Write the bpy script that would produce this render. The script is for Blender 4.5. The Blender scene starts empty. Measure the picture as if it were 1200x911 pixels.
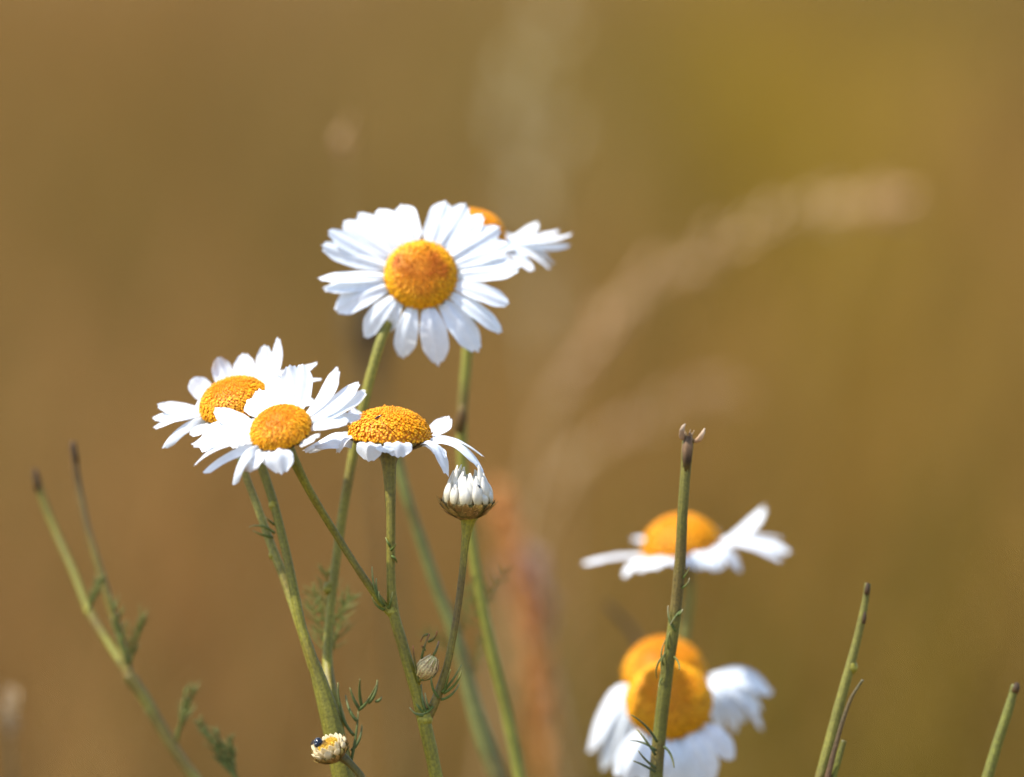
import bpy, math, random
import numpy as np
from mathutils import Vector, Matrix, noise as mnoise

R = math.radians
random.seed(7)
rng = np.random.default_rng(11)
scene = bpy.context.scene
C = scene.collection

# ------------------------------------------------------------------ camera
CAM_H, PITCH, LENS, SENSOR, FOCUS = 0.75, 8.0, 200.0, 36.0, 1.2
cam_d = bpy.data.cameras.new('camera')
cam = bpy.data.objects.new('camera', cam_d); C.objects.link(cam)
cam.location = (0, 0, CAM_H); cam.rotation_euler = (R(90 - PITCH), 0, 0)
cam_d.lens = LENS; cam_d.sensor_width = SENSOR; cam_d.sensor_fit = 'HORIZONTAL'
cam_d.clip_start = 0.02; cam_d.clip_end = 3000
cam_d.dof.use_dof = True; cam_d.dof.focus_distance = FOCUS; cam_d.dof.aperture_fstop = 5.2
scene.camera = cam

# ------------------------------------------------------------------ light
SUN_EL, SUN_AZ = 60.0, -98.0      # azimuth: 0 = straight ahead of the camera (+Y), negative = to its left
sd = Vector((math.sin(R(SUN_AZ)) * math.cos(R(SUN_EL)), math.cos(R(SUN_AZ)) * math.cos(R(SUN_EL)), math.sin(R(SUN_EL))))
w = bpy.data.worlds.new('World'); scene.world = w; w.use_nodes = True
nt = w.node_tree; bg = nt.nodes['Background']
sky = nt.nodes.new('ShaderNodeTexSky'); sky.sky_type = 'NISHITA'; sky.sun_disc = False
sky.sun_elevation = R(SUN_EL); sky.sun_rotation = R(SUN_AZ)
nt.links.new(sky.outputs['Color'], bg.inputs['Color']); bg.inputs['Strength'].default_value = 0.15
sl = bpy.data.lights.new('sun', 'SUN'); sl.energy = 3.8; sl.angle = R(0.6); sl.color = (1.0, 0.965, 0.90)
so = bpy.data.objects.new('sun', sl); C.objects.link(so)
so.rotation_euler = (-sd).to_track_quat('-Z', 'Y').to_euler(); so.location = (-2, 0, 4)
vs = scene.view_settings
vs.view_transform = 'Standard'; vs.look = 'None'; vs.gamma = 1; vs.use_curve_mapping = False; vs.exposure = 1.15
scene.cycles.use_denoising = True
scene.cycles.filter_width = 1.6
scene.cycles.max_bounces = 8; scene.cycles.diffuse_bounces = 4; scene.cycles.transmission_bounces = 6

# ------------------------------------------------------------------ helpers
cR = Vector((1, 0, 0)); cF = Vector((0, math.cos(R(PITCH)), -math.sin(R(PITCH)))); cU = Vector((0, math.sin(R(PITCH)), math.cos(R(PITCH))))
CAM = Vector((0, 0, CAM_H))
def px(d=FOCUS): return SENSOR / LENS / 1200 * d             # metres per photo pixel at a distance
def at(x, y, dz=0.0):                                         # photo pixel + millimetres behind the focus plane -> world point
    d = FOCUS + dz / 1000; k = px(d)
    return CAM + cF * d + cR * ((x - 600) * k) - cU * ((y - 455.5) * k)
def cdir(x, y, z): return (cR * x + cU * y - cF * z).normalized()   # right, up, towards the viewer
def lerp(a, b, t): return a + (b - a) * t
def mix(a, b, t): return tuple(a[i] + (b[i] - a[i]) * t for i in range(3))
def jit(c, s=0.12):
    k = 1 + random.uniform(-s, s); return (c[0] * k, c[1] * k * (1 + random.uniform(-s, s) * .3), c[2] * k)

class MB:
    def __init__(s): s.v = []; s.f = []; s.c = []
    def vert(s, p, c): s.v.append(tuple(p)); s.c.append(c); return len(s.v) - 1
    def build(s, name, mat, parent=None, origin=None, smooth=True):
        o0 = Vector(origin) if origin is not None else Vector((0, 0, 0))
        me = bpy.data.meshes.new(name)
        me.from_pydata([(p[0] - o0.x, p[1] - o0.y, p[2] - o0.z) for p in s.v], [], s.f)
        at_ = me.color_attributes.new('col', 'FLOAT_COLOR', 'POINT')
        at_.data.foreach_set('color', np.array([(c[0], c[1], c[2], 1.0) for c in s.c], dtype=np.float32).ravel())
        me.materials.append(mat)
        if smooth: me.polygons.foreach_set('use_smooth', [True] * len(me.polygons))
        me.update()
        o = bpy.data.objects.new(name, me); C.objects.link(o)
        wo = o0
        if parent is not None:
            o.parent = parent; o.location = wo - Vector(parent['_o'])
        else: o.location = wo
        o['_o'] = tuple(wo)
        return o
    def tube(s, pts, rad, cols, seg=10, ribs=0, rib=0.0, cap=True, flat=1.0):
        n = len(pts); prev = None; rings = []
        for i in range(n):
            t = (pts[min(i + 1, n - 1)] - pts[max(i - 1, 0)])
            t = t.normalized() if t.length > 1e-12 else Vector((0, 0, 1))
            if prev is None:
                u = t.cross(Vector((0.13, 0.9, 0.21)));
                if u.length < 1e-4: u = t.cross(Vector((1, 0, 0)))
                u.normalize()
            else:
                u = (prev - t * prev.dot(t)).normalized()
            prev = u; v = t.cross(u); ring = []
            for k in range(seg):
                a = 2 * math.pi * k / seg
                r = rad[i] * (1 + (rib * math.cos(ribs * a) if ribs else 0))
                cc = cols[i]
                if ribs: 
                    q = 0.5 + 0.5 * math.cos(ribs * a); cc = (cc[0] * (.82 + .3 * q), cc[1] * (.82 + .26 * q), cc[2] * (.85 + .2 * q))
                ring.append(s.vert(pts[i] + u * (math.cos(a) * r) + v * (math.sin(a) * r * flat), cc))
            rings.append(ring)
        for i in range(n - 1):
            for k in range(seg):
                k2 = (k + 1) % seg
                s.f.append((rings[i][k], rings[i][k2], rings[i + 1][k2], rings[i + 1][k]))
        if cap:
            s.f.append(tuple(reversed(rings[0]))); s.f.append(tuple(rings[-1]))
        return rings

def spline(P, per=8):
    """Catmull-Rom through P (list of tuples: Vector + floats)"""
    out = []
    n = len(P)
    def g(i): return P[max(0, min(n - 1, i))]
    for i in range(n - 1):
        a, b, c, d = g(i - 1), g(i), g(i + 1), g(i + 2)
        for k in range(per):
            t = k / per; t2 = t * t; t3 = t2 * t
            res = []
            for q in range(len(b)):
                res.append(0.5 * ((2 * b[q]) + (c[q] - a[q]) * t + (2 * a[q] - 5 * b[q] + 4 * c[q] - d[q]) * t2 + (3 * b[q] - a[q] - 3 * c[q] + d[q]) * t3))
            out.append(res)
    out.append(list(P[-1]))
    return out

# ------------------------------------------------------------------ materials
def new_mat(name):
    m = bpy.data.materials.new(name); m.use_nodes = True
    t = m.node_tree; b = t.nodes['Principled BSDF']; return m, t, b
def plant_mat(name, rough=0.6, trans=0.0, nscale=900.0, namp=0.25, spec=0.3, bump=0.0, bscale=1500.0, tint=(1, 1, 1), stretch=None):
    m, t, b = new_mat(name)
    a = t.nodes.new('ShaderNodeAttribute'); a.attribute_name = 'col'
    tc = t.nodes.new('ShaderNodeTexCoord'); mp = t.nodes.new('ShaderNodeMapping'); t.links.new(tc.outputs['Object'], mp.inputs['Vector'])
    if stretch: mp.inputs['Scale'].default_value = stretch
    nz = t.nodes.new('ShaderNodeTexNoise'); nz.inputs['Scale'].default_value = nscale; nz.inputs['Detail'].default_value = 4
    t.links.new(mp.outputs['Vector'], nz.inputs['Vector'])
    mr = t.nodes.new('ShaderNodeMapRange'); mr.inputs['From Min'].default_value = 0.3; mr.inputs['From Max'].default_value = 0.7
    mr.inputs['To Min'].default_value = 1 - namp; mr.inputs['To Max'].default_value = 1 + namp
    t.links.new(nz.outputs['Fac'], mr.inputs['Value'])
    mx = t.nodes.new('ShaderNodeVectorMath'); mx.operation = 'SCALE'
    t.links.new(a.outputs['Color'], mx.inputs[0]); t.links.new(mr.outputs['Result'], mx.inputs['Scale'])
    t.links.new(mx.outputs['Vector'], b.inputs['Base Color'])
    b.inputs['Roughness'].default_value = rough; b.inputs['Specular IOR Level'].default_value = spec
    if bump:
        n2 = t.nodes.new('ShaderNodeTexNoise'); n2.inputs['Scale'].default_value = bscale; n2.inputs['Detail'].default_value = 3
        t.links.new(mp.outputs['Vector'], n2.inputs['Vector'])
        bp = t.nodes.new('ShaderNodeBump'); bp.inputs['Strength'].default_value = bump; bp.inputs['Distance'].default_value = 0.0004
        t.links.new(n2.outputs['Fac'], bp.inputs['Height']); t.links.new(bp.outputs['Normal'], b.inputs['Normal'])
    if trans:
        tr = t.nodes.new('ShaderNodeBsdfTranslucent'); t.links.new(mx.outputs['Vector'], tr.inputs['Color'])
        ms = t.nodes.new('ShaderNodeMixShader'); ms.inputs['Fac'].default_value = trans
        t.links.new(b.outputs['BSDF'], ms.inputs[1]); t.links.new(tr.outputs['BSDF'], ms.inputs[2])
        t.links.new(ms.outputs['Shader'], t.nodes['Material Output'].inputs['Surface'])
    return m
M_PETAL = plant_mat('petal', rough=0.55, trans=0.30, nscale=700, namp=0.05, bump=0.12, bscale=2500)
M_DISC = plant_mat('disc', rough=0.55, trans=0.12, nscale=1800, namp=0.22)
M_STEM = plant_mat('stem', rough=0.5, nscale=1600, namp=0.3, bump=0.35, bscale=2600, spec=0.35)
M_LEAF = plant_mat('leaf', rough=0.55, trans=0.2, nscale=1500, namp=0.25)
M_BRACT = plant_mat('bract', rough=0.7, trans=0.1, nscale=3000, namp=0.4, bump=0.4)
M_DRY = plant_mat('dry', rough=0.75, trans=0.2, nscale=400, namp=0.3)
M_GRASS = plant_mat('dry_grass', rough=0.7, trans=0.25, nscale=60, namp=0.25, spec=0.12)
M_SHELL, _t, _b = new_mat('beetle'); _b.inputs['Base Color'].default_value = (0.004, 0.006, 0.014, 1); _b.inputs['Roughness'].default_value = 0.18
_b.inputs['Coat Weight'].default_value = 0.15

def tag(o, label=None, cat=None, group=None, kind=None):
    if label: o['label'] = label
    if cat: o['category'] = cat
    if group: o['group'] = group
    if kind: o['kind'] = kind
def thing(name, loc, label, cat, group=None):
    o = bpy.data.objects.new(name, None); C.objects.link(o); o.location = loc; o['_o'] = tuple(loc)
    o.empty_display_size = 0.02
    tag(o, label, cat, group); return o

# ------------------------------------------------------------------ ground
def build_ground():
    me = bpy.data.meshes.new('ground')
    xs = np.concatenate([[-1500, -400, -100, -30], np.linspace(-8, 8, 81), [30, 100, 400, 1500]])
    ys = np.concatenate([[-1500, -300, -60, -15], np.linspace(-4, 16, 101), [30, 80, 300, 1000, 2500]])
    v = []; f = []
    for j, y in enumerate(ys):
        for i, x in enumerate(xs):
            z = 0.0
            if abs(x) < 9 and -5 < y < 17: z = 0.03 * mnoise.noise(Vector((x * 1.3, y * 1.3, 0))) - 0.02
            v.append((x, y, z))
    n = len(xs)
    for j in range(len(ys) - 1):
        for i in range(n - 1): f.append((j * n + i, j * n + i + 1, (j + 1) * n + i + 1, (j + 1) * n + i))
    me.from_pydata(v, [], f); me.polygons.foreach_set('use_smooth', [True] * len(f))
    m, t, b = new_mat('meadow_soil')
    tc = t.nodes.new('ShaderNodeTexCoord')
    n1 = t.nodes.new('ShaderNodeTexNoise'); n1.inputs['Scale'].default_value = 1.2; n1.inputs['Detail'].default_value = 8
    n2 = t.nodes.new('ShaderNodeTexNoise'); n2.inputs['Scale'].default_value = 60; n2.inputs['Detail'].default_value = 6
    for q in (n1, n2): t.links.new(tc.outputs['Object'], q.inputs['Vector'])
    mxn = t.nodes.new('ShaderNodeMath'); mxn.operation = 'MULTIPLY_ADD'; mxn.inputs[1].default_value = 0.5
    t.links.new(n2.outputs['Fac'], mxn.inputs[0]); 
    hf = t.nodes.new('ShaderNodeMath'); hf.operation = 'MULTIPLY'; hf.inputs[1].default_value = 0.5
    t.links.new(n1.outputs['Fac'], hf.inputs[0]); t.links.new(hf.outputs[0], mxn.inputs[2])
    cr = t.nodes.new('ShaderNodeValToRGB')
    cr.color_ramp.elements[0].position = 0.3; cr.color_ramp.elements[0].color = (0.10, 0.065, 0.025, 1)
    cr.color_ramp.elements[1].position = 0.7; cr.color_ramp.elements[1].color = (0.30, 0.19, 0.07, 1)
    t.links.new(mxn.outputs[0], cr.inputs['Fac']); t.links.new(cr.outputs['Color'], b.inputs['Base Color'])
    bp = t.nodes.new('ShaderNodeBump'); bp.inputs['Strength'].default_value = 0.6; bp.inputs['Distance'].default_value = 0.02
    t.links.new(n2.outputs['Fac'], bp.inputs['Height']); t.links.new(bp.outputs['Normal'], b.inputs['Normal'])
    b.inputs['Roughness'].default_value = 0.9
    me.materials.append(m); o = bpy.data.objects.new('ground', me); C.objects.link(o); o['kind'] = 'structure'
build_ground()

# ------------------------------------------------------------------ meadow grass (one mass nobody could count)
TAN = np.array([0.385, 0.208, 0.052]); PINK = np.array([0.48, 0.235, 0.070]); GOLD = np.array([0.56, 0.345, 0.004]); OLIVE = np.array([0.20, 0.148, 0.012]); RUST = np.array([0.46, 0.17, 0.03]); PALE = np.array([0.48, 0.34, 0.14])
def zone(pxx, d, rx, ry, col, wgt): return ((pxx - 600) * px(d), d, rx, ry, col, wgt)
ZONES = [
    zone(915, 5.8, 0.10, 1.6, GOLD, 0.9), zone(1010, 4.2, 0.10, 0.6, GOLD, 0.15), zone(1080, 6.5, 0.05, 1.6, PALE, 0.4), zone(430, 5.2, 0.06, 1.2, PALE, 0.3), zone(560, 2.7, .08, .35, PINK, .5),
    zone(1010, 3.0, 0.10, 0.4, OLIVE, 0.35), zone(1100, 2.6, 0.1, 0.35, OLIVE, 0.4), zone(20, 2.2, .08, .3, PINK, .3), zone(130, 2.3, .06, .3, OLIVE, .3),
    zone(760, 5.5, 0.10, 2.0, OLIVE, 0.7), zone(1190, 5.0, 0.08, 1.0, RUST, 0.3), zone(1120, 4.6, 0.07, 1.0, OLIVE, 0.45), zone(1050, 7.0, .06, 1.2, OLIVE, .4), zone(1140, 7.2, 0.15, 0.8, OLIVE, 0.8),
    zone(110, 5.2, 0.07, 1.4, OLIVE, 0.8), zone(310, 4.6, 0.09, 0.8, OLIVE, 0.7), zone(540, 6.0, 0.08, 1.5, OLIVE, 0.6),
    zone(40, 3.0, 0.10, 0.5, RUST, 0.3), zone(200, 2.4, .08, .35, PALE, .45), zone(380, 2.3, .05, .3, OLIVE, .35), zone(60, 3.6, .06, .6, PALE, .35), zone(200, 4.4, 0.1, 0.8, PINK, 0.4), zone(450, 3.2, 0.1, 0.4, PINK, 0.5), zone(720, 2.9, 0.1, 0.4, PINK, 0.5), zone(720, 4.3, 0.1, 0.6, RUST, 0.4),
    zone(640, 5.4, 0.05, 1.8, PALE, 0.6), zone(1040, 2.3, 0.15, 0.6, np.array([.17, .115, .003]), 0.95), zone(900, 2.9, 0.08, 0.5, np.array([.20, .15, .006]), 0.6), zone(690, 2.2, 0.045, 0.5, np.array([.13, .145, .02]), 0.9), zone(780, 3.3, .09, .6, RUST, .35), zone(100, 3.2, .06, .4, PINK, .85), zone(330, 3.0, .06, .4, PINK, .6), zone(180, 6.5, .04, 1.5, PINK, .6), zone(330, 6.8, .05, 1.2, PALE, .35), zone(690, 2.15, 0.07, 0.25, OLIVE, 0.8), zone(860, 2.5, 0.1, 0.3, OLIVE, 0.4), zone(300, 2.1, 0.12, 0.25, PINK, 0.2),
]
def meadow(name, N, xr, yr, hr, wr, maxtop=None):
    x = rng.uniform(*xr, N); y = yr[0] + (yr[1] - yr[0]) * rng.random(N) ** 1.15
    col = np.tile(TAN, (N, 1)) * (0.9 + 0.2 * rng.random((N, 1)))
    for (zx, zy, rx, ry, zc, wt) in ZONES:
        g = wt * np.exp(-((x - zx) / rx) ** 2 - ((y - zy) / ry) ** 2)
        col = col * (1 - g[:, None]) + zc * g[:, None]
    ph = np.sin(x * 5.1 + 1.3 * np.sin(y * 2.2)) * 0.5 + np.sin(y * 3.7 + x * 2.3 + 1.0) * 0.5
    col *= (1 + 0.12 * ph)[:, None]
    kind = rng.random(N)
    col[kind < 0.12] = col[kind < 0.12] * 0.4 + np.array([0.10, 0.13, 0.025]) * 0.6
    col *= 0.70 * np.exp(rng.normal(0, 0.12, N))[:, None]
    h = rng.uniform(*hr, N) * (0.75 + 0.5 * rng.random(N)); wd = rng.uniform(*wr, N)
    if maxtop is not None: h = np.minimum(h, maxtop)
    az = rng.uniform(0, 2 * np.pi, N); lean = np.abs(rng.normal(0, 0.22, N)); bend = rng.uniform(0.05, 0.55, N)
    faz = rng.uniform(0, np.pi, N)
    rows = 5; V = np.zeros((N, rows, 2, 3))
    for r in range(rows):
        s = r / (rows - 1)
        off = h * (lean * s + bend * s ** 2.5); z = h * (s - 0.28 * bend * s ** 3)
        cx = x + np.cos(az) * off; cy = y + np.sin(az) * off
        ww = wd * [0.8, 1.0, 0.85, 0.6, 0.08][r] * 0.5
        tw = faz + 0.5 * s
        for k, sg in ((0, -1), (1, 1)):
            V[:, r, k, 0] = cx + sg * np.cos(tw) * ww; V[:, r, k, 1] = cy + sg * np.sin(tw) * ww; V[:, r, k, 2] = z - 0.02
    base = (np.arange(N) * rows * 2)[:, None]
    quads = np.concatenate([base + np.array([[2 * r, 2 * r + 1, 2 * r + 3, 2 * r + 2]]) for r in range(rows - 1)], axis=0)
    nv = N * rows * 2; nf = len(quads)
    me = bpy.data.meshes.new(name)
    me.vertices.add(nv); me.vertices.foreach_set('co', V.reshape(-1).astype(np.float32))
    me.loops.add(nf * 4); me.loops.foreach_set('vertex_index', quads.reshape(-1).astype(np.int32))
    me.polygons.add(nf); me.polygons.foreach_set('loop_start', (np.arange(nf) * 4).astype(np.int32))
    me.polygons.foreach_set('use_smooth', np.ones(nf, dtype=bool))
    me.update(calc_edges=True)
    ca = me.color_attributes.new('col', 'FLOAT_COLOR', 'POINT')
    cc = np.ones((N, rows, 2, 4), dtype=np.float32); cc[..., :3] = col[:, None, None, :]
    ca.data.foreach_set('color', cc.reshape(-1))
    me.materials.append(M_GRASS)
    o = bpy.data.objects.new(name, me); C.objects.link(o); o['kind'] = 'stuff'
    return o
g1 = meadow('dry_grass', 62000, (-2.6, 2.6), (2.0, 9.5), (0.24, 0.42), (0.002, 0.0042))
tag(g1, 'tall dry golden brown meadow grass behind the daisies', 'grass')
g2 = meadow('low_grass', 9000, (-1.6, 1.6), (0.2, 2.1), (0.10, 0.26), (0.0016, 0.0035), maxtop=0.33)
tag(g2, 'low sparse dry grass around the feet of the daisies', 'grass')

# ------------------------------------------------------------------ plant builders
GREEN = (0.20, 0.175, 0.012); GREEN_L = (0.28, 0.25, 0.035); BROWN = (0.11, 0.06, 0.016); DARK = (0.055, 0.032, 0.014); PALEG = (0.24, 0.24, 0.07); THREAD = (0.10, 0.14, 0.025)
def stem(plant, pts, name='stem', c0=GREEN, c1=None, ground=None, seg=24, ribs=9, rib=0.07, mat=None, knots=()):
    """pts: (x, y, depth mm, width px) from the foot upwards; ground = (dx, dy metres) root below the first point"""
    c1 = c1 or c0; P = []; foot = []
    for (x, y, dz, wpx) in pts:
        P.append((at(x, y, dz), wpx * px(FOCUS + dz / 1000) / 2))
    if ground is not None:
        p0, r0 = P[0]; base = Vector(ground)
        d = (P[0][0] - P[1][0]).normalized(); ctl = p0 + d * ((p0 - base).length * 0.45); b0 = base - Vector((0, 0, 0.02))
        foot = [[b0 * (1 - t) ** 2 + ctl * (2 * t * (1 - t)) + p0 * t * t, r0 * (1.25 - .25 * t)] for t in [i / 30 for i in range(30)]]
    S = foot + spline(P, 9)
    org = S[0][0] if ground is None else base
    n = len(S); b = MB(); cols = []
    for i in range(n):
        t = i / (n - 1); c = mix(c0, c1, t); k = 1 + 0.25 * mnoise.noise(S[i][0] * 160); q = mnoise.noise(S[i][0] * 90 + Vector((5, 3, 1)))
        c = (c[0] * k, c[1] * k, c[2] * k)
        if q > 0.15: c = mix(c, BROWN, min(0.6, (q - 0.15) * 2))
        cols.append(c)
    rads = [s[1] * (1 + 0.06 * mnoise.noise(s[0] * 300)) for s in S]
    b.tube([s[0] for s in S], rads, cols, seg=seg, ribs=ribs, rib=rib)
    for (x, y, dz, rw) in knots:                              # swollen nodes
        p = at(x, y, dz); r = rw * px(FOCUS + dz / 1000) / 2
        up = Vector((0, 0, 1))
        b.tube([p - up * r * 1.2, p - up * r * .5, p, p + up * r * .6, p + up * r * 1.2], [r * .5, r * .9, r, r * .85, r * .5], [GREEN, GREEN, GREEN_L, GREEN, GREEN], seg=12)
    return b.build(name, mat or M_STEM, plant, org)

def thread(b, p0, d, L, r, col, curl=None, tip=None, seg=6, n=9):
    """a thin curved thread leaf lobe"""
    pts = []; rads = []; cols = []; d = d.normalized(); curl = curl or Vector((0, 0, 0))
    for i in range(n):
        t = i / (n - 1); pts.append(p0 + d * (L * t) + curl * (L * t * t)); rads.append(r * (1 - 0.75 * t ** 2)); cols.append(mix(col, tip or col, t ** 3))
    b.tube(pts, rads, cols, seg=seg)
    return pts

def feather(plant, p0, d, L, n=7, col=THREAD, r=0.00035, spread=0.9, name='leaf', tip=(0.22, 0.2, 0.06)):
    """feathery thread-lobed leaf"""
    b = MB(); d = d.normalized(); droop = Vector((random.uniform(-.2, .2), random.uniform(-.2, .2), random.uniform(-.1, .15)))
    pts = thread(b, p0, d, L, r * 1.3, col, droop, n=14)
    side = d.cross(Vector((random.uniform(-.4, .4), 1, random.uniform(-.4, .4)))).normalized()
    for k in range(n):
        t = 0.22 + 0.7 * k / max(1, n - 1); i = int(t * 13); q = pts[i]
        for sg in (-1, 1):
            dd = (d * 0.75 + side * sg * spread + Vector((random.uniform(-.3, .3), random.uniform(-.5, .5), random.uniform(-.2, .3)))).normalized()
            l2 = L * random.uniform(0.22, 0.42) * (1.1 - 0.5 * t)
            p2 = thread(b, q, dd, l2, r, col, d * random.uniform(0.1, 0.5), tip)
            if random.random() < 0.6:
                thread(b, p2[4], (dd + d * random.uniform(.2, .9) - side * sg * .4), l2 * 0.5, r * .8, col, None, tip)
    return b.build(name, M_LEAF, plant, p0)

def frame(n):
    u = n.cross(cF); 
    if u.length < 1e-3: u = n.cross(cR)
    u.normalize(); v = n.cross(u).normalized(); return u, v

def dome(parent, c, n, rd, hd, N=560, ex=2.3, ca=(0.88, 0.40, 0.004), cb=(0.84, 0.28, 0.002), name='disc', taper=0.16, core=None, dark=0.0, stray=0.05):
    """yellow cushion packed with tiny florets"""
    u, v = frame(n); b = MB()
    def sp(th, ph, k=1.0):
        st, ct = math.sin(th), math.cos(th)
        rr = rd * k * (abs(st) ** (2 / ex)) * (1 - taper * max(0.0, ct)); hh = hd * k * (abs(ct) ** (2 / ex)) * (1 if ct >= 0 else -0.35)
        return c + u * (math.cos(ph) * rr) + v * (math.sin(ph) * rr) + n * hh
    rows, seg = 14, 32; ring = []
    TH = R(98)
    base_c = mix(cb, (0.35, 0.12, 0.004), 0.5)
    for i in range(rows + 1):
        th = 0.02 + (TH - 0.02) * i / rows
        ring.append([b.vert(sp(th, 2 * math.pi * k / seg, 0.93), base_c) for k in range(seg)])
    for i in range(rows):
        for k in range(seg):
            b.f.append((ring[i][k], ring[i + 1][k], ring[i + 1][(k + 1) % seg], ring[i][(k + 1) % seg]))
    b.f.append(tuple(ring[0]))
    area = 2 * math.pi * rd * rd * 0.75; N = int(N * 2.0); s0 = math.sqrt(area / N) * 0.60
    for k in range(N):
        q = (k + 0.5) / N; th = math.acos(1 - q * (1 - math.cos(TH))); ph = k * 2.399963 + random.uniform(-.05, .05)
        p = sp(th, ph, 0.93); e = 0.03
        t1 = sp(min(th + e, TH + .1), ph) - sp(max(th - e, 0.001), ph); t2 = sp(th, ph + e) - sp(th, ph - e)
        nn = t1.cross(t2)
        nn = nn.normalized() if nn.length > 1e-14 else n
        if nn.dot(p - c + n * hd * .2) < 0: nn = -nn
        nn = (nn + n * 0.35 + Vector((random.uniform(-.22, .22), random.uniform(-.22, .22), random.uniform(-.22, .22)))).normalized()
        a1 = nn.cross(n if abs(nn.dot(n)) < .95 else u).normalized(); a2 = nn.cross(a1)
        op = q > 0.22 + random.uniform(-.08, .12)
        s = s0 * random.uniform(0.85, 1.12); h = s * (1.5 if op else 1.25) * random.uniform(0.7, 1.25)
        if random.random() < stray: h *= 1.5
        col = jit(mix(ca, cb, min(1, max(0, 0.75 - q + random.uniform(-.35, .35)))), 0.16)
        if random.random() < dark * (1.2 - q): col = mix(col, (0.25, 0.07, 0.004), random.uniform(.3, .9))
        if core and q < .42:
            kq = max(0, mnoise.noise(p * 260) * 1.3 + .85 - q * 1.9); col = mix(col, core, min(.95, kq))
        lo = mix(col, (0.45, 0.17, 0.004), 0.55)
        rot = random.uniform(0, 6.28)
        def rg(r, hh, cc, off=0.0, m=5):
            return [b.vert(p + nn * hh + a1 * (math.cos(rot + off + 2 * math.pi * j / m) * r) + a2 * (math.sin(rot + off + 2 * math.pi * j / m) * r), cc) for j in range(m)]
        if op:
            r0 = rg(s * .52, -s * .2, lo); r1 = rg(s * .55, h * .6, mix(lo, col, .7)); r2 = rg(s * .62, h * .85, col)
            tips = rg(s * .98, h * .95, col, 0.628); ce = b.vert(p + nn * (h * .72), mix(col, cb, .4))
            for A, B in ((r0, r1), (r1, r2)):
                for j in range(5): b.f.append((A[j], A[(j + 1) % 5], B[(j + 1) % 5], B[j]))
            for j in range(5):
                b.f.append((r2[j], tips[j], r2[(j + 1) % 5])); b.f.append((r2[j], r2[(j + 1) % 5], ce))
        else:
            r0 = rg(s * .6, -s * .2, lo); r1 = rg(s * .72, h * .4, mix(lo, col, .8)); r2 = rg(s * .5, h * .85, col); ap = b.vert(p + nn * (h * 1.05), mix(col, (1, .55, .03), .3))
            for A, B in ((r0, r1), (r1, r2)):
                for j in range(5): b.f.append((A[j], A[(j + 1) % 5], B[(j + 1) % 5], B[j]))
            for j in range(5): b.f.append((r2[j], r2[(j + 1) % 5], ap))
    return b.build(name, M_DISC, parent, c)

WHITE = (0.75, 0.785, 0.82)
def petal(parent, base, ctrl, tip, side0, W, twist=0.0, chan=0.12, tip_col=None, tip_amt=0.0, notch=None, wprof=0.5, wav=0.03, back=None):
    """a ligule: three grooves, three small teeth at the end, slightly channelled and wavy"""
    b = MB(); ns, nc = 20, 12; ph = random.uniform(0, 6.28); asym = random.uniform(-.05, .05)
    nt_ = notch if notch is not None else random.uniform(0.006, 0.03); ga = random.uniform(.8, 1.3)
    L = (ctrl - base).length + (tip - ctrl).length
    grid = []
    body = jit(WHITE, 0.03)
    for i in range(ns + 1):
        row = []
        for j in range(nc + 1):
            x = -1 + 2 * j / nc
            smax = 1 - 0.085 * abs(x) ** 2.6 + nt_ * math.cos(3 * math.pi * x + asym * 8) * (1 - .4 * abs(x)) + asym * x * .5
            s = i / ns * smax
            p = base * (1 - s) ** 2 + ctrl * (2 * s * (1 - s)) + tip * (s * s)
            t = ((ctrl - base) * (1 - s) + (tip - ctrl) * s).normalized()
            sd_ = (side0 - t * side0.dot(t)).normalized(); nn = t.cross(sd_)
            tw = twist * s; sd2 = sd_ * math.cos(tw) + nn * math.sin(tw); n2 = nn * math.cos(tw) - sd_ * math.sin(tw)
            q = i / ns
            wv = (0.34 + 0.66 * min(1, q / wprof) ** 0.75) if q < wprof else 1.0
            if q > 0.78: wv *= math.sqrt(max(0, 1 - ((q - 0.78) / 0.22) ** 2.2 * 0.62))
            hw = W * 0.535 * wv
            groove = 0.045 * ga * W * math.cos(math.pi * 2 * x) * min(1, q * 4) * (1 - .3 * q)
            off = -chan * W * (x * x) * (1 - .35 * q) + groove + wav * W * math.sin(q * 7 + ph + x * 1.6) * q
            c = mix(body, (0.72, 0.74, 0.55), max(0, 0.5 - q * 4))
            if tip_col and q > 0.7: c = mix(c, tip_col, tip_amt * ((q - .7) / .3) * (0.4 + 0.6 * max(0, math.sin(x * 5 + ph))))
            row.append(b.vert(p + sd2 * (x * hw) + n2 * off, c))
        grid.append(row)
    for i in range(ns):
        for j in range(nc): b.f.append((grid[i][j], grid[i][j + 1], grid[i + 1][j + 1], grid[i + 1][j]))
    return b.build('petal', M_PETAL, parent, base)

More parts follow.
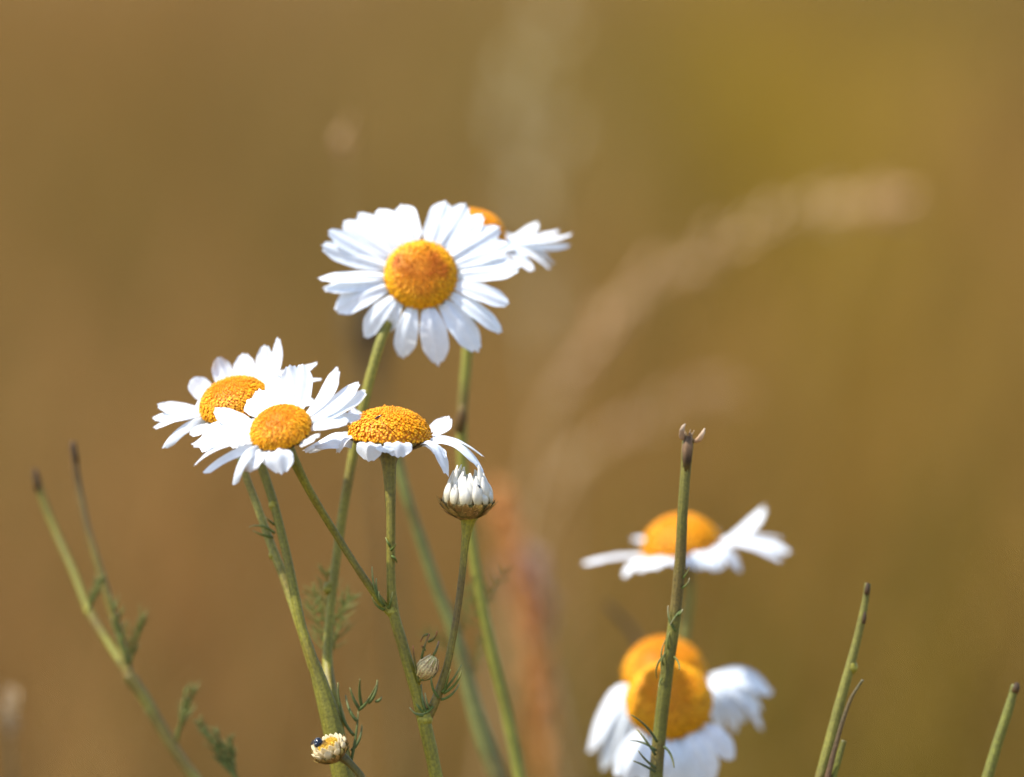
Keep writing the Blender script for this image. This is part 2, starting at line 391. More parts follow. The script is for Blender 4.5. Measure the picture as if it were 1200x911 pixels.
def involucre_mesh(c, n, rd, depth, rs, brown=0.5):
    """green brown cup of overlapping bracts below the petals"""
    u, v = frame(n); b = MB(); seg = 36; prof = [(0.86, 0.02), (0.93, -.10), (0.90, -.28), (0.76, -.50), (0.52, -.72), (0.34, -.88), (None, -1.15)]
    rings = []
    for i, (rr, z) in enumerate(prof):
        r = rs if rr is None else max(rd * rr, rs)
        cc = mix((0.13, 0.10, 0.02), (0.07, 0.035, 0.012), brown * random.uniform(.8, 1.2))
        rings.append([b.vert(c + u * (math.cos(a) * r) + v * (math.sin(a) * r) + n * (z * depth), jit(cc, .25)) for a in [2 * math.pi * k / seg for k in range(seg)]])
    for i in range(len(prof) - 1):
        for k in range(seg): b.f.append((rings[i][k], rings[i + 1][k], rings[i + 1][(k + 1) % seg], rings[i][(k + 1) % seg]))
    b.f.append(tuple(rings[0]))
    for row, (ra, za, rb, zb) in enumerate(((0.55, -.74, 0.82, -.40), (0.74, -.55, 0.97, -.16), (0.86, -.36, 1.03, .06))):
        nb = 15 + row * 4
        for k in range(nb):
            a = 2 * math.pi * (k + row * .5 + random.uniform(-.2, .2)) / nb; rad = u * math.cos(a) + v * math.sin(a); tg = n.cross(rad)
            p0 = c + rad * (rd * ra) + n * (za * depth); p1 = c + rad * (rd * rb * random.uniform(.97, 1.04)) + n * (zb * depth); wd = rd * math.pi * 0.95 * (ra + rb) / 2 / nb
            cc = jit(mix((0.17, 0.15, 0.03), (0.10, 0.05, 0.015), random.random() * brown * 1.6), .2); edge = (0.26, 0.17, 0.06)
            ids = []
            for q, ww in ((0, .9), (.5, 1.05), (.85, .7), (1, .15)):
                p = p0.lerp(p1, q) + (rad - n * .6).normalized() * (rd * .035 * math.sin(q * 2.2) + rd * .01)
                ids.append((b.vert(p - tg * wd * ww, edge if q > .6 else cc), b.vert(p + rad * rd * .012, cc), b.vert(p + tg * wd * ww, edge if q > .6 else cc)))
            for A, B in zip(ids[:-1], ids[1:]):
                b.f.append((A[0], A[1], B[1], B[0])); b.f.append((A[1], A[2], B[2], B[1]))
    return b

def flower(plant, cx, cy, dz, n3, rd_px, hd_px, Rpx, petals, xf=None, azs=(), N=560, ex=2.3, label=None, depth=0.34, brown=.5, rs=5.5, dome_kw=None, lift=0.08, chan=0.12, name='flower_head'):
    """petals: (X, Y, width px, depth sign -1 near .. +1 far, options) with X, Y the tip in a zoomed crop xf = (x0, y0, scale)"""
    c = at(cx, cy, dz); n = cdir(*n3); k = px(FOCUS + dz / 1000); rd, hd = rd_px * k, hd_px * k
    hb = involucre_mesh(c - n * (0.0004), n, rd * .93, rd * depth, rs * k, brown)
    head = hb.build(name, M_BRACT, plant, c)
    if label: head['label'] = label
    dome(head, c, n, rd, hd, N=N, ex=ex, **(dome_kw or {}))
    u, v = frame(n); idx = 0
    def place(tip, W, o):
        nonlocal idx
        rel = tip - c; pl = rel - n * rel.dot(n); rad = pl.normalized()
        if 'az' in o: rad = (u * math.cos(R(o['az'])) + v * math.sin(R(o['az'])))
        base = c + rad * (rd * 0.88) - n * (rd * (0.03 + 0.05 * (idx % 3)))
        ln = (tip - base).length
        ctrl = base + rad * (ln * o.get('out', 0.5)) + n * (ln * o.get('lift', lift))
        side = n.cross(rad).normalized()
        petal(head, base, ctrl, tip, side, W, twist=R(o.get('tw', random.uniform(-14, 14))), chan=o.get('chan', chan * random.uniform(.5, 1.5)), tip_col=o.get('tc'), tip_amt=o.get('ta', 0), notch=o.get('notch'), wprof=o.get('wp', .5), wav=o.get('wav', .035))
        idx += 1
    for sp in petals:
        X, Y, W, sg = sp[:4]; o = sp[4] if len(sp) > 4 else {}
        if xf: X = xf[0] + X / xf[2]; Y = xf[1] + Y / xf[2]
        L = o.get('L', Rpx); rho2 = (X - cx) ** 2 + (Y - cy) ** 2
        dd = sg * math.sqrt(max(0.0, L * L - rho2)) * k
        # same pixel ray, dd metres nearer or farther
        tip = at(X, Y, dz + dd * 1000)
        place(tip, W * k, o)
    for sp in azs:
        az, L, droop, W = sp[:4]; o = dict(sp[4]) if len(sp) > 4 else {}
        rad = u * math.cos(R(az)) + v * math.sin(R(az))
        tip = c + rad * (L * k * math.cos(R(droop))) - n * (L * k * math.sin(R(droop)))
        place(tip, W * k, o)
    return head, c, n

def root_of(pts, dx=0.0, dy=0.0):
    p = at(*pts[0][:3]); return Vector((p.x + dx, p.y + dy, 0.0))
BRN = (0.30, 0.17, 0.06)

# ================================================================== 1. sharp plant in the middle: two daisies, a white bud and a tiny bud
main1 = [(514, 925, 0, 15), (505, 880, 0, 15), (497, 845, 0, 15)]
r1 = root_of(main1, 0.02, 0.01)
p1 = thing('chamomile_plant', r1, 'sharp forked chamomile with two daisies, a white half-open bud and a tiny bud', 'wild flower', 'chamomile plants in bloom')
stem(p1, main1, ground=r1, c0=GREEN, c1=GREEN, knots=((498, 842, 0, 19),))
stem(p1, [(497, 848, 0, 14), (487, 808, 0, 13.5), (473, 760, 0, 13), (461, 716, 0, 12), (458, 670, 0, 10), (458, 610, 0, 10.5), (457, 570, 1, 13), (456, 543, 2, 17), (456, 532, 3, 26)], name='branch', c0=GREEN, c1=(0.14, 0.11, 0.015), knots=((460, 716, 0, 14),))
stem(p1, [(461, 722, 0, 10), (445, 704, 0, 9), (420, 668, -1, 8.5), (392, 624, -2, 8.5), (364, 578, -6, 9.5), (345, 541, -9, 11.5), (336, 522, -10, 16)], name='branch', c0=GREEN, c1=(0.15, 0.14, 0.012))
stem(p1, [(499, 846, 0, 11), (512, 818, 0, 10.5), (524, 780, 0, 8.5), (534, 730, 0, 8), (541, 680, 0, 8), (545, 640, 0, 9), (548, 615, 0, 14), (549, 607, 0, 22)], name='branch', c0=(0.14, 0.10, 0.016), c1=GREEN)

xC = (170, 380, 4.2857)
flower(p1, 329, 503, -12, (-.22, .77, .60), 38, 23, 100, [
    (640, 255, 22, .85), (728, 208, 26, .6), (790, 203, 26, .65), (968, 222, 21, .35, {'wp': .7}), (1070, 293, 24, .3), (1105, 335, 22, .1), (1086, 458, 17, .25, {'chan': .5}),
    (1018, 488, 24, -.2), (855, 572, 24, -1, {'L': 62, 'lift': .2}), (685, 750, 31, -.6, {'L': 80, 'lift': .25, 'chan': .15, 'tw': 0}), (622, 715, 20, -.6, {'L': 60, 'lift': .15}),
    (505, 740, 28, -.45, {'L': 80, 'tc': BRN, 'ta': 1.0, 'chan': .2, 'lift': .2, 'tw': 0}), (443, 805, 15, -.35, {'chan': .6, 'tw': 30, 'L': 100, 'lift': .3, 'notch': 0}), (292, 745, 16, -.15, {'chan': .6, 'tw': 40, 'notch': 0, 'L': 112}),
    (248, 708, 17, -.15, {'L': 118, 'lift': .35, 'tw': 30}), (240, 605, 34, .1, {'L': 112, 'lift': .2, 'tw': 10}), (300, 520, 30, .4, {'L': 105}), (352, 425, 27, .7, {'L': 96, 'tw': 5}), (515, 385, 24, .9, {'L': 85}), (575, 330, 24, .9, {'L': 85})],
    xf=xC, brown=.7, label='open daisy of the middle plant, left branch, tilted towards the viewer')
xD = (340, 450, 4.2857)
flower(p1, 457, 510, 3, (.04, .985, .135), 51, 33, 106, [
    (75, 342, 27, -.15, {'tc': BRN, 'ta': .7, 'chan': .5, 'wav': .1, 'lift': .12}), (205, 268, 22, .5, {'L': 85, 'lift': .15}), (120, 318, 24, -.45, {'tc': BRN, 'ta': .6, 'chan': .4, 'wav': .1, 'lift': .15}), (235, 345, 20, -.7, {'L': 75, 'lift': .25, 'tc': BRN, 'ta': .5}),
    (395, 388, 31, -.75, {'L': 70, 'lift': .25, 'chan': .05, 'out': .5, 'tw': 0, 'wav': .01}), (475, 345, 21, -1, {'L': 60, 'lift': .3, 'out': .6}), (542, 368, 31, -.8, {'L': 70, 'lift': .25, 'chan': .05, 'out': .5, 'tw': 0, 'wav': .01}),
    (790, 460, 26, -.75, {'L': 98, 'lift': .25, 'tc': (.3, .2, .15), 'ta': .3}), (775, 372, 22, -.6, {'L': 88, 'lift': .15}), (950, 408, 19, -.45, {'lift': .18, 'chan': .4, 'L': 120}), (970, 362, 21, -.15, {'lift': .15, 'L': 120}), (972, 447, 16, -.35, {'lift': .3, 'L': 130}), (900, 316, 21, .25, {'lift': .12, 'L': 105}),
    (798, 168, 24, .75, {'L': 105, 'lift': -.02, 'tw': 20, 'chan': .05})],
    xf=xD, azs=[(-60, 92, -12, 24), (-95, 92, 0, 24), (-120, 92, 2, 24)], N=680, ex=2.9, brown=.9, rs=9, dome_kw=dict(taper=.34), label='side-on daisy with a tall yellow cushion on the straight branch')

def build_bud(plant, cx, cy, dz, n3, r_px, label, brown=.6, petals=38, hgt=.98, tint=(0.80, 0.76, 0.66), open_=0.0, stemr=6):
    c = at(cx, cy, dz); n = cdir(*n3); k = px(FOCUS + dz / 1000); r = r_px * k; u, v = frame(n)
    b = MB(); seg = 30; prof = [(.2, -.95), (.42, -.82), (.72, -.62), (.91, -.40), (.98, -.22), (.92, -.14), (.5, -.14)]
    rg = [[b.vert(c + u * (math.cos(2 * math.pi * q / seg) * r * rr) + v * (math.sin(2 * math.pi * q / seg) * r * rr) + n * (z * r), jit(mix((.16, .14, .02), (.09, .05, .014), brown * random.uniform(.5, 1.3)), .2)) for q in range(seg)] for rr, z in prof]
    for i in range(len(prof) - 1):
        for q in range(seg): b.f.append((rg[i][q], rg[i][(q + 1) % seg], rg[i + 1][(q + 1) % seg], rg[i + 1][q]))
    b.f.append(tuple(rg[-1]))
    for row, (ra, za, rb, zb) in enumerate(((.45, -.80, .85, -.46), (.72, -.62, 1.01, -.24), (.9, -.42, 1.06, -.02))):
        nb = 13 + 4 * row
        for q in range(nb):
            a = 2 * math.pi * (q + .5 * row + random.uniform(-.2, .2)) / nb; rad = u * math.cos(a) + v * math.sin(a); tg = n.cross(rad)
            p0 = c + rad * r * ra + n * za * r; p1 = c + rad * (r * rb * random.uniform(.97, 1.12)) + n * (zb + random.uniform(-.08, .1)) * r; wd = r * 2.7 * (ra + rb) / 2 / nb
            cc = jit(mix((.30, .20, .045), (.16, .085, .02), random.random() * brown * 1.5), .25); ed = jit((.42, .27, .09), .25); ids = []
            for t, ww in ((0, .8), (.5, 1), (.8, .75), (1, .2)):
                p = p0.lerp(p1, t) + rad * (r * .05 * math.sin(t * 2.4)); ids.append((b.vert(p - tg * wd * ww, ed if t > .6 else cc), b.vert(p + rad * r * .02, cc), b.vert(p + tg * wd * ww, ed if t > .6 else cc)))
            for A, B in zip(ids[:-1], ids[1:]): b.f += [(A[0], A[1], B[1], B[0]), (A[1], A[2], B[2], B[1])]
    bud = b.build('bud', M_BRACT, plant, c); bud['label'] = label
    for q in range(petals):
        ring = q % 3; a = 2 * math.pi * q / petals * 1.0 + random.uniform(-.06, .06); rad = u * math.cos(a) + v * math.sin(a); tg = n.cross(rad)
        rr = r * (.92, .80, .62)[ring]; hh = r * hgt * (.74, .98, 1.14)[ring] * random.uniform(.75, 1.18); lean = (-.24 + open_) * random.uniform(.4, 1.5)
        pb = MB(); nS, nC = 10, 14; W = r * .43 * random.uniform(.85, 1.15); gr = []
        for i in range(nS + 1):
            s = i / nS; wv = (.62 + .38 * min(1, s / .35)) if s < .45 else max(.18, 1 - ((s - .45) / .56) ** 2.1)
            p = c + rad * (rr + r * lean * s * s) + n * (r * -.18 + hh * 1.12 * s); row_ = []
            for j in range(nC):
                an = 2 * math.pi * j / nC
                row_.append(pb.vert(p + tg * (math.cos(an) * W * .5 * wv) + rad * (math.sin(an) * W * .25 * wv * (1 + .25 * math.cos(6 * an))), jit(mix((.58, .48, .22), tint, min(1, s * 1.7)), .04)))
            gr.append(row_)
        for i in range(nS):
            for j in range(nC): pb.f.append((gr[i][j], gr[i][(j + 1) % nC], gr[i + 1][(j + 1) % nC], gr[i + 1][j]))
        pb.f.append(tuple(gr[-1])); pb.f.append(tuple(reversed(gr[0])))
        pb.build('petal', M_PETAL, bud, c)
    return bud, c, n, r, k
build_bud(p1, 548, 583, 0, (.02, .985, .16), 30, 'half-open white bud in a brown scaly cup')

# thread leaves at the nodes of the sharp plant
def threads(plant, x, y, dz, specs, col=THREAD, tip=(0.25, 0.22, 0.06), r=1.6):
    """specs: (tip x, tip y, curl x, curl y) in photo pixels"""
    b = MB(); k = px(FOCUS + dz / 1000)
    for (sx, sy, tx, ty, bx, by) in specs:
        p0 = at(sx, sy, dz - 1); p1 = at(tx, ty, dz + random.uniform(-5, 2)); m = at(bx, by, dz - 2)
        S = [p0 * (1 - t) ** 2 + m * (2 * t * (1 - t)) + p1 * t * t for t in [i / 11 for i in range(12)]]
        b.tube(S, [r * k * (1 - .6 * (i / 11) ** 2) for i in range(12)], [mix(col, tip, (i / 11) ** 3) for i in range(12)], seg=7)
    return b.build('leaf', M_LEAF, plant, at(x, y, dz))
threads(p1, 500, 838, 0, [(500, 838, 480, 829, 488, 842), (497, 835, 485, 814, 488, 830), (500, 836, 494, 802, 493, 822), (505, 832, 498, 812, 500, 828), (507, 828, 488, 836, 500, 840)], tip=(.4, .36, .16))
threads(p1, 518, 815, 0, [(514, 818, 506, 788, 503, 806), (518, 812, 541, 779, 530, 800), (520, 813, 541, 786, 538, 802), (521, 811, 528, 785, 523, 800), (517, 820, 538, 802, 530, 818)], tip=(.28, .26, .08))
threads(p1, 452, 712, 0, [(450, 710, 444, 693, 443, 704), (455, 713, 460, 694, 459, 706), (446, 706, 436, 664, 436, 690), (443, 700, 441, 678, 440, 690), (450, 715, 436, 700, 440, 712)], tip=(.4, .36, .12))
threads(p1, 460, 642, 0, [(458, 645, 464, 637, 462, 642), (457, 640, 452, 630, 454, 636), (459, 652, 465, 660, 464, 654)])
# tiny closed bud in the fork
def tiny_bud():
    c = at(500, 783, -1); ax = cdir(.55, .75, .3); k = px(); u, v = frame(ax); b = MB(); prof = [(0.25, -15), (.7, -11), (.92, -4), (.9, 4), (.68, 11), (.36, 16)]
    rg = [[b.vert(c + u * (math.cos(2 * math.pi * q / 18) * rr * 11.5 * k) + v * (math.sin(2 * math.pi * q / 18) * rr * 11.5 * k) + ax * (z * k), jit(mix((.42, .34, .10), (.75, .60, .26), (q % 3) / 2), .15)) for q in range(18)] for rr, z in prof]
    for i in range(5):
        for q in range(18): b.f.append((rg[i][q], rg[i][(q + 1) % 18], rg[i + 1][(q + 1) % 18], rg[i + 1][q]))
    b.f += [tuple(rg[-1]), tuple(reversed(rg[0]))]
    for row in range(2):
        for q in range(9):
            a = 2 * math.pi * (q + .5 * row) / 9; rad = u * math.cos(a) + v * math.sin(a); tg = ax.cross(rad); ids = []
            for z, rr, ww in ((-12, .72, 1.6), (-4, 1.0, 3.2), (5, .97, 2.8), (14 + 2 * row, .5, .5)):
                cc = mix((.44, .36, .10), (.82, .68, .36), (z + 12) / 26); p = c + rad * (rr * 11.5 * k) + ax * (z * k * (1 if row else .8))
                ids.append((b.vert(p - tg * ww * k, (.30, .15, .06)), b.vert(p + rad * .8 * k, cc), b.vert(p + tg * ww * k, (.30, .15, .06))))
            for A, B in zip(ids[:-1], ids[1:]): b.f += [(A[0], A[1], B[1], B[0]), (A[1], A[2], B[2], B[1])]
    o = b.build('closed_bud', M_BRACT, p1, c); o['label'] = 'tiny closed cream bud in the fork'
    s = MB(); s.tube([at(490, 805, 0), at(491, 797, -1), c - ax * 10 * k], [2.6 * k, 2.4 * k, 3.2 * k], [GREEN, GREEN, GREEN_L], seg=10); s.build('stalk', M_STEM, p1, c)
tiny_bud()
threads(p1, 496, 775, 0, [(494, 772, 503, 743, 497, 757), (503, 745, 493, 752, 497, 741), (502, 752, 512, 740, 511, 750), (508, 768, 514, 752, 513, 760), (491, 800, 484, 757, 485, 775), (498, 762, 494, 757, 495, 758), (493, 797, 514, 780, 512, 797)], col=(.13, .14, .03), tip=(.35, .12, .06))

# ================================================================== 2. plant to the left behind it: daisy and the tall front-facing daisy
main2 = [(406, 925, 8, 25), (396, 880, 8, 25), (388, 845, 8, 23), (375, 800, 8, 17), (366, 772, 8, 12), (364, 766, 8, 6)]
r2 = root_of(main2, 0.03, 0.02)
p2 = thing('chamomile_plant', r2, 'chamomile with the tall forward-facing daisy and a tilted daisy left of it', 'wild flower', 'chamomile plants in bloom')
stem(p2, main2, ground=r2, c0=GREEN, c1=(0.13, 0.12, 0.015))
stem(p2, [(373, 797, 8, 13), (364, 768, 8, 13), (352, 730, 9, 11.5), (338, 660, 11, 10), (322, 595, 13, 10), (307, 548, 14, 10.5), (293, 508, 14, 12), (281, 482, 14, 15)], name='branch', c0=GREEN, c1=(.13, .13, .02), knots=((320, 592, 13, 11),))
stem(p2, [(368, 785, 10, 12), (350, 728, 13, 11), (334, 680, 15, 11), (320, 645, 16, 10), (302, 595, 17, 9), (288, 558, 17, 8.5), (281, 536, 16, 8)], name='branch', c0=GREEN_L, c1=PALEG, knots=((320, 650, 16, 11),))
stem(p2, [(398, 850, 12, 17), (386, 800, 18, 14), (384, 760, 22, 11), (389, 700, 25, 10), (402, 600, 27, 11), (423, 488, 28, 11.5), (447, 398, 28, 12), (470, 352, 32, 14), (487, 332, 36, 20)], name='branch', c0=GREEN, c1=(.19, .18, .03), knots=((384, 690, 25, 11),))
flower(p2, 275, 472, 14, (-.24, .85, .47), 44, 27, 104, [
    (365, 168, 23, .75, {'tc': BRN, 'ta': .8, 'L': 82}), (490, 150, 26, .8, {'L': 90}), (600, 108, 24, .5), (665, 68, 19, .3, {'L': 112}), (700, 235, 20, .8), (862, 195, 20, .55, {'L': 125}), (885, 272, 20, .4, {'L': 118}), (860, 400, 22, -.2),
    (243, 270, 27, .7, {'L': 80, 'lift': .2}), (270, 380, 26, .4, {'L': 75}), (65, 405, 24, .3, {'lift': .05}), (40, 470, 23, .2, {'lift': .1}), (48, 520, 24, .05, {'lift': .12}), (90, 622, 16, -.1, {'chan': .6, 'lift': .12, 'L': 112}), (230, 560, 22, -.6, {'L': 80})],
    xf=xC, azs=[(60, 92, 6, 26), (85, 90, 8, 26), (110, 92, 6, 26), (130, 90, 6, 24)], label='tilted daisy leaning left, half behind the sharp one')
flower(p2, 493, 322, 28, (0, .36, .93), 44, 21, 118, [
    (588, 93, 25, .7, {'L': 110, 'wp': .25}), (668, 103, 27, .6, {'L': 110}), (735, 145, 24, .5, {'L': 108}), (805, 195, 24, .5, {'L': 112}), (840, 258, 24, .4, {'L': 112}), (888, 352, 27, .1, {'L': 120}), (842, 500, 22, .0), (816, 612, 19, -.05), (722, 690, 30, .2, {'L': 112}), (560, 742, 30, .3, {'L': 115}),
    (420, 718, 25, .25, {'L': 113}), (348, 610, 22, .3, {'L': 100}), (262, 632, 22, .2), (145, 522, 30, .25), (103, 440, 22, .15, {'tw': 30}), (82, 398, 17, .05, {'tw': 40}), (96, 268, 24, .3), (122, 208, 22, .4), (182, 172, 24, .5), (242, 138, 23, .5), (322, 122, 25, .65), (412, 106, 27, .7, {'L': 112, 'tw': -10, 'wp': .25})],
    xf=(350, 210, 3.4286), N=640, dome_kw=dict(ca=(.88, .43, .005), cb=(.84, .31, .003), dark=.08, core=(.50, .10, .003)), label='tall daisy facing the viewer with an orange centre', brown=.4)
for (x, y, dz, dx, dy, L) in ((384, 775, 34, -.15, 1, .014), (386, 770, 36, .35, 1, .013), (388, 745, 36, -.45, .9, .012), (385, 740, 38, .5, .9, .011), (384, 725, 38, -.1, 1, .013)):
    feather(p2, at(x, y, dz), cdir(dx, dy, .1), L, n=6, r=.0002, col=(.15, .18, .035), tip=(.22, .20, .06))
threads(p2, 408, 850, 10, [(408, 905, 420, 832, 418, 870), (415, 862, 396, 800, 396, 845), (420, 832, 441, 803, 430, 828), (432, 824, 442, 797, 442, 815), (422, 832, 410, 806, 414, 822), (424, 828, 422, 796, 420, 812), (418, 845, 405, 815, 408, 835), (412, 880, 424, 850, 424, 868), (441, 822, 447, 817, 445, 822)], col=(.09, .12, .03), tip=(.16, .15, .04), r=2.0)
threads(p2, 310, 620, 16, [(322, 625, 292, 618, 306, 612), (320, 630, 296, 622, 306, 628), (322, 615, 312, 606, 316, 612)], tip=(.4, .3, .1))

# ================================================================== 3. blurred plant behind: the daisy that peeps out behind the tall one
main3 = [(612, 925, 55, 15), (596, 845, 55, 14), (576, 760, 54, 13), (560, 680, 53, 12), (548, 600, 52, 12), (541, 520, 51, 12), (547, 420, 50, 12), (556, 340, 50, 13), (557, 290, 50, 20)]
r3 = root_of(main3, 0.02, 0.03)
p3 = thing('chamomile_plant', r3, 'chamomile half hidden behind the tall daisy, only one side of its flower showing', 'wild flower', 'chamomile plants in bloom')
stem(p3, main3, ground=r3, c0=(.15, .16, .02), c1=(.25, .24, .035))
flower(p3, 556, 275, 50, (.22, .95, .22), 39, 30, 108, [
    (670, 275, 24, -.2), (668, 288, 20, -.5), (630, 262, 24, .5, {'L': 100}), (654, 270, 22, .4, {'L': 112}), (620, 314, 16, -.7, {'L': 100, 'lift': .3}), (602, 292, 22, -1, {'L': 66, 'lift': .25})],
    azs=[(a, 100, 8, 24) for a in (95, 120, 140, 165, 185, 205, 230, 250)], label='daisy half hidden behind the tall daisy')
knb = MB(); kp = at(540, 492, 49); knb.tube([kp + cdir(.1, 1, 0) * .0035, kp + cdir(.1, .4, .1) * .001, kp, kp - cdir(.1, 1, 0) * .003], [.0006, .0011, .0013, .0009], [(.16, .11, .03), BROWN, BROWN, (.16, .11, .03)], seg=10); knb.build('withered_bract', M_DRY, p3, kp)
for (x, y, dx, dy, L) in ((572, 745, -.5, .9, .013), (566, 715, .4, 1, .010)):
    feather(p3, at(x, y, 54), cdir(dx, dy, .1), L, n=4, r=.00018, col=(.15, .17, .03))

# 3b. second blurred stalk with a spent head hidden behind the side-on daisy
main3b = [(588, 925, 72, 20), (572, 880, 72, 21), (556, 830, 71, 19), (535, 750, 70, 15), (512, 690, 69, 13), (492, 630, 68, 12.5), (476, 580, 67, 12), (465, 535, 67, 12), (461, 505, 66, 14)]
r3b = root_of(main3b, 0.05, 0.04)
p3b = thing('flower_stalk', r3b, 'pale green blurred stalk slanting up behind the side-on daisy', 'stalk')
stem(p3b, main3b, ground=r3b, c0=(.20, .21, .07), c1=(.14, .15, .03))
for (x, y, dx, dy, L) in ((536, 752, .2, 1, .013), (548, 800, .4, 1, .012), (540, 770, -.6, .6, .010)):
    feather(p3b, at(x, y, 71), cdir(dx, dy, .1), L, n=5, r=.0002, col=(.13, .15, .03))

# ================================================================== 4. bare broken stalk on the right, almost sharp
main4 = [(768, 925, 14, 15), (772, 870, 14, 15), (780, 800, 13, 14.5), (790, 730, 12, 13.5), (797, 660, 11, 12.5), (800, 600, 10, 11.5), (804, 545, 10, 12), (806, 520, 10, 13), (807, 512, 10, 9)]
r4 = root_of(main4, -0.03, 0.0)
p4 = thing('broken_stalk', r4, 'nearly sharp green stalk that ends in a broken brown tip with two dry flaps', 'stalk', 'flowerless chamomile stalks')
stem(p4, main4, ground=r4, c0=(.10, .105, .012), c1=(.13, .11, .015))
tb = MB(); k10 = px(1.21); tb.tube([at(804, 553, 9.7), at(804.8, 540, 9.6), at(806, 524, 9.5), at(807, 511, 9.5)], [4.2 * k10, 5.8 * k10, 6.4 * k10, 4.8 * k10], [(.14, .10, .02), (.07, .04, .014), (.20, .12, .06), (.14, .09, .05)], seg=16, ribs=5, rib=.1); tb.build('broken_tip', M_DRY, p4, at(806, 525, 10))
for q in range(9):
    a = q * .7; p0 = at(806.5 + 4.2 * math.cos(a), 513, 9.5 + .8 * math.sin(a)); thread(tb2 := MB(), p0, cdir(.15 * math.cos(a), 1, .2 * math.sin(a)), px() * random.uniform(4, 11), px() * 1.1, jit((.20, .12, .06), .4), Vector((random.uniform(-.3, .3), 0, 0)), (.4, .28, .16), seg=5, n=5)
    tb2.build('fibre', M_DRY, p4, p0)
for x_, pts in ((1.3, ((803, 517, 10), (799, 511, 9), (800, 502, 8), (803, 497, 9))), (4.1, ((812, 518, 10), (819, 515, 9), (823, 509, 8), (826, 502, 8)))):
    fb = MB(); Sx = spline([(at(*q),) for q in pts], 6); Sx = [q[0] for q in Sx]; n_ = len(Sx)
    fb.tube(Sx, [px() * (1.3 + 2.9 * math.sin(math.pi * i / (n_ - 1)) * (1 + .4 * mnoise.noise(Vector((i * .9, n_, x_)))) ) * (1 - .5 * i / n_) for i in range(n_)], [mix((.36, .20, .09), (.60, .46, .32), i / n_) for i in range(n_)], seg=10, flat=.55); fb.build('dry_flap', M_DRY, p4, Sx[0])
threads(p4, 795, 690, 12, [(797, 680, 808, 664, 806, 674), (796, 690, 808, 678, 806, 688), (794, 722, 800, 714, 798, 720), (799, 715, 785, 733, 791, 722), (792, 740, 783, 710, 781, 728)], tip=(.4, .34, .2), r=1.3)
threads(p4, 778, 780, 12, [(778, 780, 783, 745, 770, 765), (776, 770, 770, 795, 766, 782), (780, 765, 776, 790, 772, 775), (783, 760, 787, 736, 781, 748), (790, 770, 796, 785, 797, 776), (776, 795, 772, 806, 772, 800)], col=(.11, .12, .02), r=1.3)
threads(p4, 765, 860, 12, [(770, 870, 740, 838, 760, 850), (769, 880, 738, 868, 755, 868), (768, 885, 746, 855, 758, 868), (768, 900, 748, 880, 756, 892), (778, 875, 790, 900, 788, 882), (768, 905, 742, 892, 752, 895)], col=(.07, .09, .03), r=1.6)

# ================================================================== 5. right-hand blurred daisies
main5 = [(786, 925, 95, 13), (790, 850, 95, 13), (797, 780, 94, 12), (804, 730, 94, 11.5), (808, 690, 93, 12), (802, 660, 92, 18)]
r5 = root_of(main5, 0.03, 0.02)
p5 = thing('chamomile_plant', r5, 'blurred side-on daisy with spread petals behind the broken stalk', 'wild flower', 'chamomile plants in bloom')
stem(p5, main5, ground=r5, c0=(.14, .14, .02), c1=(.19, .18, .04))
flower(p5, 798, 640, 92, (-.17, .965, .19), 47, 37, 118, [
    (98, 745, 24, .0), (290, 812, 18, -.7, {'lift': .2, 'L': 92}), (365, 785, 20, -.8, {'lift': .2, 'L': 80}), (430, 775, 28, -.9, {'lift': .2, 'L': 76}), (510, 752, 30, -.9, {'lift': .2, 'L': 72}), (610, 745, 30, -.9, {'L': 70, 'lift': .2}), (680, 770, 28, -.9, {'L': 76, 'lift': .2}), (755, 780, 32, -.85, {'L': 85, 'lift': .2}), (865, 785, 24, -.6, {'L': 92, 'lift': .2}), (800, 700, 26, -.7, {'L': 75}),
    (1098, 692, 26, -.2, {'L': 132}), (1060, 625, 28, .4, {'L': 130}), (1060, 730, 24, -.4, {'L': 130}), (975, 475, 26, .4, {'L': 125, 'lift': -.03}), (200, 720, 24, .3)],
    xf=(660, 480, 4.139), azs=[(-60, 100, 0, 24), (-90, 100, 2, 24), (-115, 100, 3, 24)], N=420, ex=3.0, brown=.7, dome_kw=dict(taper=.34), label='side-on daisy')
xH = (660, 690, 4.121)
main6 = [(772, 935, 55, 14), (776, 880, 57, 14), (779, 840, 58, 16)]
r6 = root_of(main6, 0.02, 0.05)
p6 = thing('chamomile_plant', r6, 'low chamomile with drooping white petals in front of a second yellow head', 'wild flower', 'chamomile plants in bloom')
stem(p6, [(772, 945, 75, 14), (777, 905, 73, 14), (782, 860, 71, 20)], ground=r6, c0=GREEN)
flower(p6, 784, 822, 60, (-.03, .56, .83), 52, 34, 124, [
    (255, 905, 26, -.3, {'lift': 0.05, 'out': .3, 'tw': 0}), (300, 930, 30, -.3, {'lift': .2}), (385, 940, 30, -.35, {'lift': .25}), (450, 900, 28, -.45, {'lift': .25}), (560, 960, 32, -.45, {'lift': .25}), (640, 950, 32, -.4, {'lift': .25}), (715, 930, 30, -.35, {'lift': .25}), (825, 820, 26, -.2, {'lift': .2}), (500, 930, 28, -.3, {'lift': .2})],
    xf=xH, azs=[(a, 76, 84, 24, {'out': .1, 'lift': 0}) for a in (-50, -75, -100, -125)], N=460, dome_kw=dict(ca=(.86, .41, .005), cb=(.80, .29, .003)), label='front drooping daisy, its round cushion facing the viewer')
main7 = [(800, 935, 98, 13), (792, 880, 97, 13), (784, 825, 93, 15), (780, 805, 90, 18)]
r7 = root_of(main7, 0.05, 0.05)
p7 = thing('chamomile_plant', r7, 'chamomile whose yellow dome rises behind the front drooping daisy, petals arching to the right', 'wild flower', 'chamomile plants in bloom')
stem(p7, main7, ground=r7, c0=GREEN)
